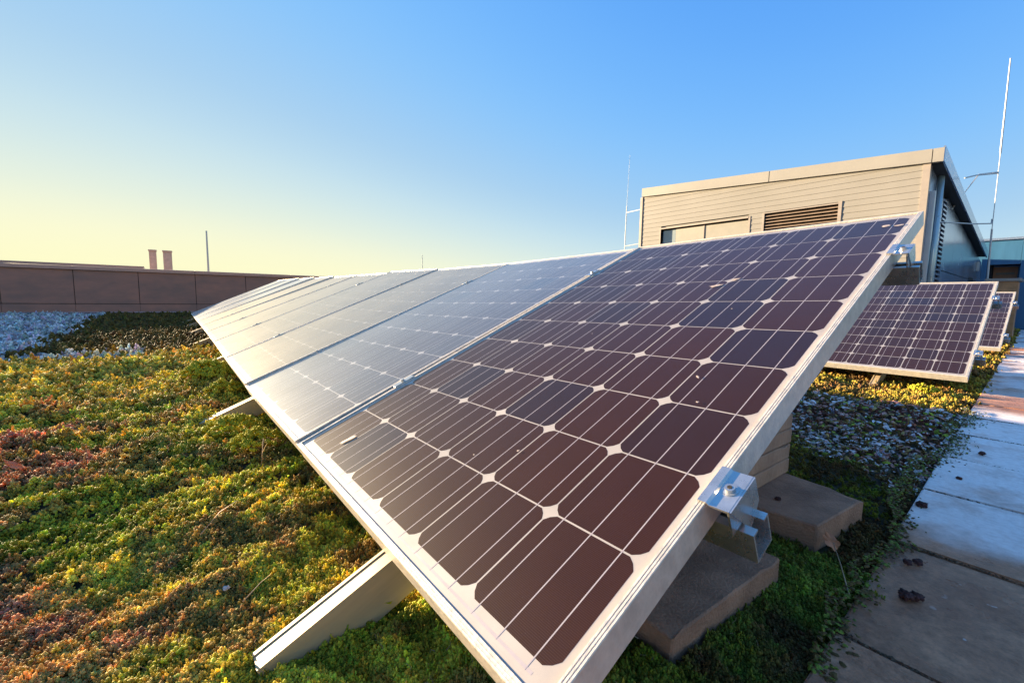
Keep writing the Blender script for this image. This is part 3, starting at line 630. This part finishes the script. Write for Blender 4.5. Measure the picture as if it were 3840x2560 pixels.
# added block, out of view at far left, put there to shade the far moss
ph = empty('shade_block', Matrix.Translation((-24, -9, 0)), label='unseen block added beyond the parapet to shade the far moss', cat='building')
B().box(-24, -22, -14, -5.35, -.1, 2.42).build('wall', 'parapet', ph)
B().box(-24.1, -21.9, -14.1, -5.3, 2.422, 2.52).build('roof', 'coping', ph)
for i, (y0, y1, lab) in enumerate(((-.76, -.52, 'left of two brown vent stacks above the parapet'), (-.30, .0, 'right of two brown vent stacks above the parapet'))):
    r = empty('vent_stack', Matrix.Translation((-24, (y0 + y1) / 2, 0)), label=lab, cat='vent stack', group='vent stacks')
    B().box(-24.1, -23.85, y0, y1, -.1, 2.33, bev=.01).build('duct', 'stackmetal', r)
    B().box(-24.13, -23.82, y0 - .02, y1 + .02, 2.332, 2.40, bev=.01).build('cap', 'stackmetal', r)
    B().box(-23.848, -23.84, y0 + .05, y1 - .05, 1.3, 2.25).build('access_panel', 'stackmetal', r)

# ------------------------------------------------------------------ ground cover
def hidden_mesh(name, me):
    return bpy.data.objects.new(name, me)
def leaf_blob(bm, c, d, L, w, seg=5):
    """plump leaf: spindle along d"""
    d = Vector(d).normalized(); a = d.orthogonal().normalized(); b = d.cross(a); c = Vector(c)
    rings = []
    for t, r in ((0.25, .75), (.6, 1.0), (.85, .7)):
        rings.append([bm.verts.new(c + d * L * t + (a * math.cos(k) + b * math.sin(k)) * w * r) for k in [2 * math.pi * i / seg for i in range(seg)]])
    v0 = bm.verts.new(c); v1 = bm.verts.new(c + d * L)
    for k in range(seg):
        n = (k + 1) % seg
        bm.faces.new((v0, rings[0][n], rings[0][k])); bm.faces.new((v1, rings[2][k], rings[2][n]))
        for A, C in zip(rings, rings[1:]): bm.faces.new((A[k], A[n], C[n], C[k]))
def sprig(seed, n, spread, tall, leafL, leafW, m):
    rnd = random.Random(seed); bm = bmesh.new()
    for i in range(n):
        t = i / n; el = math.pi * .5 * (1 - t) * .95 + 0.12; az = i * 2.4 + rnd.uniform(-.3, .3)
        d = (math.cos(el) * math.cos(az), math.cos(el) * math.sin(az), math.sin(el))
        base = (d[0] * spread * t, d[1] * spread * t, tall * (1 - t) * rnd.uniform(.7, 1.1))
        leaf_blob(bm, base, d, leafL * rnd.uniform(.7, 1.15), leafW * rnd.uniform(.8, 1.15), 5)
    bmesh.ops.recalc_face_normals(bm, faces=bm.faces)
    me = bpy.data.meshes.new('sprig'); bm.to_mesh(me); bm.free(); me.materials.append(m); me.polygons.foreach_set('use_smooth', [True] * len(me.polygons)); return me
def straw(m, seed):
    rnd = random.Random(seed); b = B(); p = Vector((0, 0, -.3)); pts = []
    for i in range(5): pts.append(tuple(p)); p = p + Vector((rnd.uniform(-.5, .7), rnd.uniform(-.5, .5), rnd.uniform(.25, .6)))
    b.tube(pts, .07, .03, n=4); me = b.mesh('straw', m); return me
def flake(seed, m):
    rnd = random.Random(seed); bm = bmesh.new(); n = 7
    top = [bm.verts.new((math.cos(t) * q, math.sin(t) * q * .65, .06 * rnd.uniform(-1, 1) + .10)) for t, q in [(2 * math.pi * i / n, rnd.uniform(.3, .55)) for i in range(n)]]
    c = bm.verts.new((0, 0, .22)); c2 = bm.verts.new((0, 0, -.08))
    for i in range(n): bm.faces.new((top[i], top[(i + 1) % n], c)); bm.faces.new((top[(i + 1) % n], top[i], c2))
    me = bpy.data.meshes.new('flake'); bm.to_mesh(me); bm.free(); me.materials.append(m); return me
def scatter_group(name, srcs, pts, scl, rot, var, tint, label):
    """one ground-cover object: points with size, turn, kind and leaf colour, plants set on them by geometry nodes"""
    coll = bpy.data.collections.new(name + '_source')
    for i, me in enumerate(srcs): coll.objects.link(bpy.data.objects.new('%s_%d' % (name, i), me))
    me = bpy.data.meshes.new(name); me.vertices.add(len(pts)); me.vertices.foreach_set('co', np.asarray(pts, dtype=np.float32).ravel())
    def attr(n, t, arr, k):
        a = me.attributes.new(n, t, 'POINT'); a.data.foreach_set(k, np.ascontiguousarray(arr).ravel())
    attr('size', 'FLOAT', scl.astype(np.float32), 'value'); attr('turn', 'FLOAT_VECTOR', rot.astype(np.float32), 'vector')
    attr('variant', 'INT', var.astype(np.int32), 'value'); attr('tint', 'FLOAT_COLOR', np.c_[tint, np.ones(len(tint))].astype(np.float32), 'color')
    o = link(name, me)
    ng = bpy.data.node_groups.new(name, 'GeometryNodeTree'); ng.interface.new_socket('Geometry', in_out='INPUT', socket_type='NodeSocketGeometry'); ng.interface.new_socket('Geometry', in_out='OUTPUT', socket_type='NodeSocketGeometry')
    N, L = ng.nodes, ng.links; gi = N.new('NodeGroupInput'); go = N.new('NodeGroupOutput')
    m2p = N.new('GeometryNodeMeshToPoints'); L.new(gi.outputs[0], m2p.inputs[0])
    ci = N.new('GeometryNodeCollectionInfo'); ci.inputs['Collection'].default_value = coll; ci.inputs['Separate Children'].default_value = True; ci.inputs['Reset Children'].default_value = True
    ip = N.new('GeometryNodeInstanceOnPoints'); ip.inputs['Pick Instance'].default_value = True
    def na(n, t):
        a = N.new('GeometryNodeInputNamedAttribute'); a.data_type = t; a.inputs['Name'].default_value = n
        return [s for s in a.outputs if s.enabled and s.name == 'Attribute'][0]
    L.new(m2p.outputs[0], ip.inputs['Points']); L.new(ci.outputs[0], ip.inputs['Instance']); L.new(na('variant', 'INT'), ip.inputs['Instance Index'])
    L.new(na('turn', 'FLOAT_VECTOR'), ip.inputs['Rotation']); L.new(na('size', 'FLOAT'), ip.inputs['Scale']); L.new(ip.outputs[0], go.inputs[0])
    md = o.modifiers.new('scatter', 'NODES'); md.node_group = ng
    return props(o, label, 'ground cover', None, 'stuff')

# numpy value noise for colour patches
_perm = RNG.random((256, 256))
def vnoise(x, y, s, ox=0.0):
    x = x * s + ox + 100.3; y = y * s + ox * 1.7 + 77.7
    xi = np.floor(x).astype(int); yi = np.floor(y).astype(int); fx = x - xi; fy = y - yi; fx = fx * fx * (3 - 2 * fx); fy = fy * fy * (3 - 2 * fy)
    g_ = lambda a, b: _perm[a % 256, b % 256]
    return (g_(xi, yi) * (1 - fx) + g_(xi + 1, yi) * fx) * (1 - fy) + (g_(xi, yi + 1) * (1 - fx) + g_(xi + 1, yi + 1) * fx) * fy
def fbm(x, y, s, ox=0.0): return (vnoise(x, y, s, ox) + .5 * vnoise(x, y, s * 2.1, ox + 9) + .25 * vnoise(x, y, s * 4.3, ox + 19)) / 1.75

NP = 190000
az0 = math.atan2(0.616, -0.781)
r = np.exp(RNG.uniform(math.log(0.42), math.log(16.5), int(NP * 1.0)))
near_extra = np.sqrt(RNG.uniform(0.42 ** 2, 1.25 ** 2, 26000)); r = np.concatenate([r, near_extra])
th = RNG.uniform(az0 - 1.12, az0 + 1.12, len(r))
X = r * np.cos(th); Y = r * np.sin(th)
wob = 0.10 * (fbm(X, Y, 5.0, 3) - .5) + 0.05 * (fbm(X, Y, 16.0, 5) - .5)
edge = -0.195 - 0.021 * (Y - 0.9)
ok = (X < edge + wob + 0.015) & (X > -15.7) & (Y < 16.8)
for (ax, bx, ay, by) in ((-0.73, -0.315, 0.58, 0.95), (-0.69, -0.285, 1.14, 1.44), (-0.88, -0.48, 1.06, 1.46), (BX0 - .1, BX1 + .05, BY - .1, 30)):
    ok &= ~((X > ax) & (X < bx) & (Y > ay) & (Y < by))
X, Y, r = X[ok], Y[ok], r[ok]
Z = np.array([height(a, b) for a, b in zip(X, Y)])
size = np.minimum(.055, 0.0115 * np.maximum(1, r / 1.15)) * RNG.uniform(.7, 1.35, len(r))
size = size * np.where((X > -2.4) & (Y > 1.4) & (Y < 9), .62, 1.0)
# colour patches (leaf colours of different sedums, with some sun and shade painted in)
pal = dict(green=(.27, .29, .022), yellow=(.58, .49, .05), olive=(.44, .39, .030), red=(.46, .17, .12), brown=(.34, .20, .06), gold=(.62, .47, .07), deep=(.19, .23, .03), frost=(.72, .72, .74), pink=(.50, .22, .17))
P_ = {k: np.array(v) for k, v in pal.items()}
n1, n2, n3, n4 = fbm(X, Y, 2.2, 1), fbm(X, Y, 4.5, 2), fbm(X, Y, 9.0, 4), fbm(X, Y, 1.1, 7)
def sm(a, lo, hi): return np.clip((a - lo) / (hi - lo), 0, 1)[:, None]
C = P_['olive'] * (1 - sm(n1, .35, .6)) + P_['yellow'] * sm(n1, .35, .6)
C = C * (1 - .8 * sm(n2, .52, .66)) + P_['green'] * .8 * sm(n2, .52, .66)
C = C * (1 - sm(n3, .56, .66) * .8) + P_['brown'] * sm(n3, .56, .66) * .8
left = sm(-Y + .05 * n2, -.12, .35)                                     # redder towards the open side
rm = .75 * left * sm(fbm(X, Y, 3.4, 11) + .35 * (fbm(X, Y, 14, 12) - .5), .52, .70)
C = C * (1 - rm) + P_['red'] * rm
band = (sm(-X, 2.6, 3.4) * (1 - sm(-X, 4.9, 5.3)))                      # golden band, sunlight painted into the leaf colour
C = C * (1 - .8 * band) + P_['gold'] * .8 * band
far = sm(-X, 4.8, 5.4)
C = C * (1 - far) + (P_['brown'] * .34 + P_['olive'] * .10) * far  # far cover darkened, painting in the shade near the parapet
nr = sm(-X, -.1, .45); rt = 1 - sm(-X, .45, .75)                         # strip beside the pavement
rt = rt * sm(Y, .35, .55)
C = C * (1 - rt) + (P_['deep'] * (1 - sm(n3, .45, .6)) + P_['green'] * .55 * sm(n3, .45, .6)) * rt
rb = rt * sm(fbm(X, Y, 7, 41), .5, .62); C = C * (1 - rb) + P_['brown'] * .38 * rb
midr = sm(Y + .6 * X + .5 * (n2 - .5), 1.50, 1.80) * (1 - sm(Y, 3.1, 3.4)) * (1 - sm(-X, 1.5, 2.2))  # thin reddish frosted cover
C = C * (1 - midr) + (P_['red'] * .45 * (1 - sm(n2, .4, .6)) + P_['brown'] * .6 * sm(n2, .4, .6)) * midr
lit = sm(Y, 3.15, 3.4) * sm(X, -2.4, -2.0)
C = C * (1 - lit) + (P_['brown'] * .8 * (1 - sm(n3, .4, .6)) + P_['gold'] * .75 * sm(n3, .4, .6)) * lit  # strip before the rear row painted golden as sunlit
fr = np.zeros(len(X))
fr = np.where((X < -5.4) & (Y < -1.12 - 0.03 * (-X - 5.5) + .25 * (n1 - .5) * 3), .95, fr)
fr = np.where((np.abs(X + 5.15) < .22) & (Y < -.25) & (n3 > .42), .7, fr)
fm = (midr[:, 0] > .5) & (RNG.random(len(X)) < .16); fr = np.where(fm, .8, fr)
fr = fr[:, None] * RNG.uniform(.7, 1, (len(X), 1))
C = C * (1 - fr) + P_['frost'] * fr
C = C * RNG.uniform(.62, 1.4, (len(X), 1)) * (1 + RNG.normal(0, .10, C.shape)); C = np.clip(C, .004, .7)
rot = np.c_[RNG.normal(0, .35, len(X)), RNG.normal(0, .35, len(X)), RNG.uniform(0, 6.28, len(X))]
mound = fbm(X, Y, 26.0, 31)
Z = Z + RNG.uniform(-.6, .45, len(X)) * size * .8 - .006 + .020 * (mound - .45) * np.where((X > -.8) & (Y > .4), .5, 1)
C = C * (.62 + .85 * np.clip((mound - .25) / .5, 0, 1))[:, None]  # painted shade: hollows darkened, mound tops lightened
isf = (midr[:, 0] > .4) & (RNG.random(len(X)) < .55)
ms = M_['sedum']
srcs = [sprig(1, 13, .28, .55, .50, .17, ms), sprig(2, 11, .32, .40, .55, .20, ms), sprig(3, 16, .24, .75, .42, .14, ms), sprig(4, 9, .36, .35, .60, .22, ms), sprig(5, 14, .2, .9, .5, .10, ms), straw(ms, 1), straw(ms, 2)]
k = ~isf
var = RNG.integers(0, 5, len(X))
st_ = (RNG.random(len(X)) < .012) & (r < 4); var = np.where(st_, 5 + RNG.integers(0, 2, len(X)), var); C = np.where(st_[:, None], np.array([.55, .40, .24]) * RNG.uniform(.5, 1.1, (len(X), 1)), C)
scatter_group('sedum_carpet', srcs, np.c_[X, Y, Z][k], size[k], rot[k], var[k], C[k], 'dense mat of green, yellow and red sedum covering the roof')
flk = [flake(i, M_['litter']) for i in range(4)]
Cl = np.where(RNG.random((len(X), 1)) < .16 + .45 * (n2[:, None] > .54), P_['frost'] * np.array([1.05, .86, .80]), np.where(RNG.random((len(X), 1)) < .5, P_['pink'] * 1.1, np.where(RNG.random((len(X), 1)) < .5, P_['brown'] * 1.2, P_['green'] * 1.1))) * RNG.uniform(.55, 1.25, (len(X), 1))
# flakes also crumble over the pavement edge
ne = 2600; ye = RNG.uniform(.75, 3.4, ne) ** 1.0; xe = EDGE(ye) + np.abs(RNG.normal(0, .022, ne)) * np.where(ye > 1.9, 1.5, .9) - .03 + .10 * (fbm(np.full(ne, .3), ye, 5.0, 3) - .5)
ze = np.where(xe > EDGE(ye), .001, .012); se = RNG.uniform(.006, .015, ne)
ce = np.where(RNG.random((ne, 1)) < .6, P_['brown'] * .45, P_['deep'] * .9) * RNG.uniform(.4, 1.2, (ne, 1)); ce = np.where((RNG.random((ne, 1)) < .18) & (ye[:, None] > 1.9), P_['frost'] * .8, ce)
nj = 1500; jy = .885 + .466 * RNG.integers(-2, 6, nj); ja = RNG.exponential(.09, nj); jx = EDGE(jy) + .01 + ja
xe = np.r_[xe, jx]; ye = np.r_[ye, jy + RNG.normal(0, .0035, nj)]; ze = np.r_[ze, np.full(nj, -.002)]; se = np.r_[se, RNG.uniform(.003, .008, nj)]; ce = np.r_[ce, np.array([[.16, .09, .05]]) * RNG.uniform(.3, 1.2, (nj, 1))]; ne = ne + nj
pe = np.r_[np.c_[X, Y, Z + .004][isf], np.c_[xe, ye, ze]]
scatter_group('leaf_litter', flk, pe, np.r_[size[isf] * 1.7, se], np.r_[rot[isf], np.c_[RNG.normal(0, .4, ne), RNG.normal(0, .4, ne), RNG.uniform(0, 6.28, ne)]],
              RNG.integers(0, 4, len(pe)), np.r_[Cl[isf], ce], 'frosted reddish leaf litter and gravel along the pavement edge')

# taller sedum clumps
def clump(x, y, rad, n, leaf, label):
    bm = bmesh.new(); rnd = random.Random(int(x * 1000))
    for i in range(n):
        a = rnd.uniform(0, 6.28); q = rad * math.sqrt(rnd.random()); px, py = math.cos(a) * q, math.sin(a) * q; top = rad * .55 * (1 - (q / rad) ** 2) * rnd.uniform(.6, 1.1) + .01
        for k in range(7):
            el = rnd.uniform(.3, 1.5); b_ = rnd.uniform(0, 6.28)
            leaf_blob(bm, (px, py, top), (math.cos(el) * math.cos(b_) + px / rad * .5, math.cos(el) * math.sin(b_) + py / rad * .5, math.sin(el)), leaf * rnd.uniform(.7, 1.2), leaf * .3, 4)
    bmesh.ops.recalc_face_normals(bm, faces=bm.faces)
    me = bpy.data.meshes.new('sedum_clump'); bm.to_mesh(me); bm.free(); me.materials.append(M_['clump']); me.polygons.foreach_set('use_smooth', [True] * len(me.polygons))
    return props(link('sedum_clump', me, None, Matrix.Translation((x, y, height(x, y)))), label, 'plant', 'taller sedum clumps')
clump(-3.35, .15, .15, 170, .026, 'largest bright yellow-green sedum clump by the rafter foot under the panel edge')
clump(-2.86, .20, .09, 60, .022, 'small yellow-green clump just below the panel edge beside the largest clump')
clump(-2.03, .16, .10, 90, .017, 'yellow-green clump right of the second visible rafter foot')
clump(-1.74, .21, .09, 90, .014, 'low clump beside the dark hollow under the panel edge')
clump(-0.50, 3.90, .07, 40, .020, 'yellow-green clump in front of the right end of the row behind')
clump(-4.0, .28, .12, 60, .03, 'far yellow-green clump between two rafter feet')

# loose things on the moss and the pavement
def clod(x, y, r_, label, m='clod', z=0.0, cat='soil clod', group='clods on the pavement'):
    bm = bmesh.new(); bmesh.ops.create_icosphere(bm, subdivisions=4, radius=r_ * .85)
    for v in bm.verts:
        n = noise.noise(v.co * (1.2 / r_) + Vector((x * 9, y * 7, 0))); n2_ = noise.noise(v.co * (3.2 / r_) + Vector((x, 5, y))); v.co *= 1 + .45 * n + .45 * n2_ + .25 * noise.noise(v.co * (7.0 / r_)); v.co.z *= .62
    me = bpy.data.meshes.new('clod'); bm.to_mesh(me); bm.free(); me.materials.append(M_[m]); me.polygons.foreach_set('use_smooth', [True] * len(me.polygons))
    return props(link('soil_clod' if m == 'clod' else 'pebble', me, None, Matrix.Translation((x, y, z + r_ * .42))), label, cat, group)
clod(-.1875, 1.644, .014, 'single brown clod on the slab beside the moss, above the first frosted slab joint')
clod(-.1339, 1.098, .014, 'largest dark clod on the brown slab'); clod(-.1200, 1.112, .012, 'reddish clod touching the largest dark clod')
clod(-.155, 1.25, .009, 'left clod of the pair near the slab joint'); clod(-.141, 1.268, .010, 'right clod of the pair near the slab joint')
clod(-.130, 2.426, .011, 'tiny dark clod furthest out on the frosted slab'); clod(-.150, 2.01, .009, 'small dark clod on the frosted slab nearer the moss')
clod(-.409, 1.222, .008, 'small dark clod on the front edge of the slab before the stack', z=.055)
clod(-1.367, .238, .012, 'pale pebble in the moss left of the nearest panel', m='pebble', z=.012, cat='pebble', group='pebbles in the moss')
clod(-.93, .05, .006, 'grey pebble near the bottom left of the picture', m='pebble', z=.012, cat='pebble', group='pebbles in the moss')
def leaf(x, y, z, s, m, rx, ry, rz, label):
    bm = bmesh.new(); out_ = []
    n = 34
    for i in range(n):
        t = i / n * 2 * math.pi; q = (.62 + .30 * abs(math.cos(3.5 * t / 1.0))) * (1 if abs(math.sin(t / 2)) > .15 else .8)
        out_.append((math.cos(t) * q * .95, math.sin(t) * q * .55))
    ce = [bm.verts.new((x_ * .45, y_ * .45, .05)) for x_, y_ in out_]; ou = [bm.verts.new((x_, y_, .22 * abs(y_) + .08 * math.sin(5 * x_))) for x_, y_ in out_]; c0 = bm.verts.new((0, 0, 0))
    for i in range(n):
        k = (i + 1) % n; bm.faces.new((ce[i], ou[i], ou[k], ce[k])); bm.faces.new((c0, ce[i], ce[k]))
    for v in bm.verts: v.co *= s
    me = bpy.data.meshes.new('fallen_leaf'); bm.to_mesh(me); bm.free(); me.materials.append(M_[m])
    o = link('fallen_leaf', me, None, Matrix.Translation((x, y, z)) @ Matrix.Rotation(rz, 4, 'Z') @ Matrix.Rotation(ry, 4, 'Y') @ Matrix.Rotation(rx, 4, 'X'))
    sd = o.modifiers.new('thickness', 'SOLIDIFY'); sd.thickness = .0006; return props(o, label, 'leaf', 'fallen leaves')
leaf(-.272, 1.152, .030, .030, 'leaf', 1.0, .8, .6, 'dry brown leaf leaning on the slab in front of the stack')
leaf(-1.92, -.41, .040, .040, 'redleaf', .5, .8, 2.2, 'bright orange leaf on the moss at the far left')
leaf(-.70, .27, .03, .022, M_ and 'clump', .3, .2, 1.0, 'small round green leaf in the shade of the nearest rafter')
def twig(pts, r_, label):
    o = B().tube(pts, r_, r_ * .5, n=5).build('twig', 'twig', smooth=True); return props(o, label, 'twig', 'dry twigs and stalks')
twig([(-.86, .07, .02), (-.875, .10, .035), (-.90, .12, .03)], .0010, 'thin curved dry twig on the moss left of the nearest rafter')
twig([(-.20, 1.00, .01), (-.235, 1.08, .022), (-.265, 1.14, .035)], .0014, 'thin yellow stalk beside the front slab')
twig([(-1.56, .195, .0), (-1.555, .20, .06), (-1.56, .205, .105)], .0018, 'upright dry stalk by the dark hollow under the panel edge')
twig([(-1.555, .20, .06), (-1.52, .21, .10), (-1.50, .20, .12)], .0012, 'side branch of the upright dry stalk')
twig([(-1.15, .02, .03), (-1.2, .06, .05), (-1.22, .1, .06)], .0015, 'short pale twig in the moss near the rafter')
twig([(-.44, .50, .02), (-.40, .53, .05), (-.37, .56, .03)], .0014, 'reddish twig under the lower corner of the nearest panel')
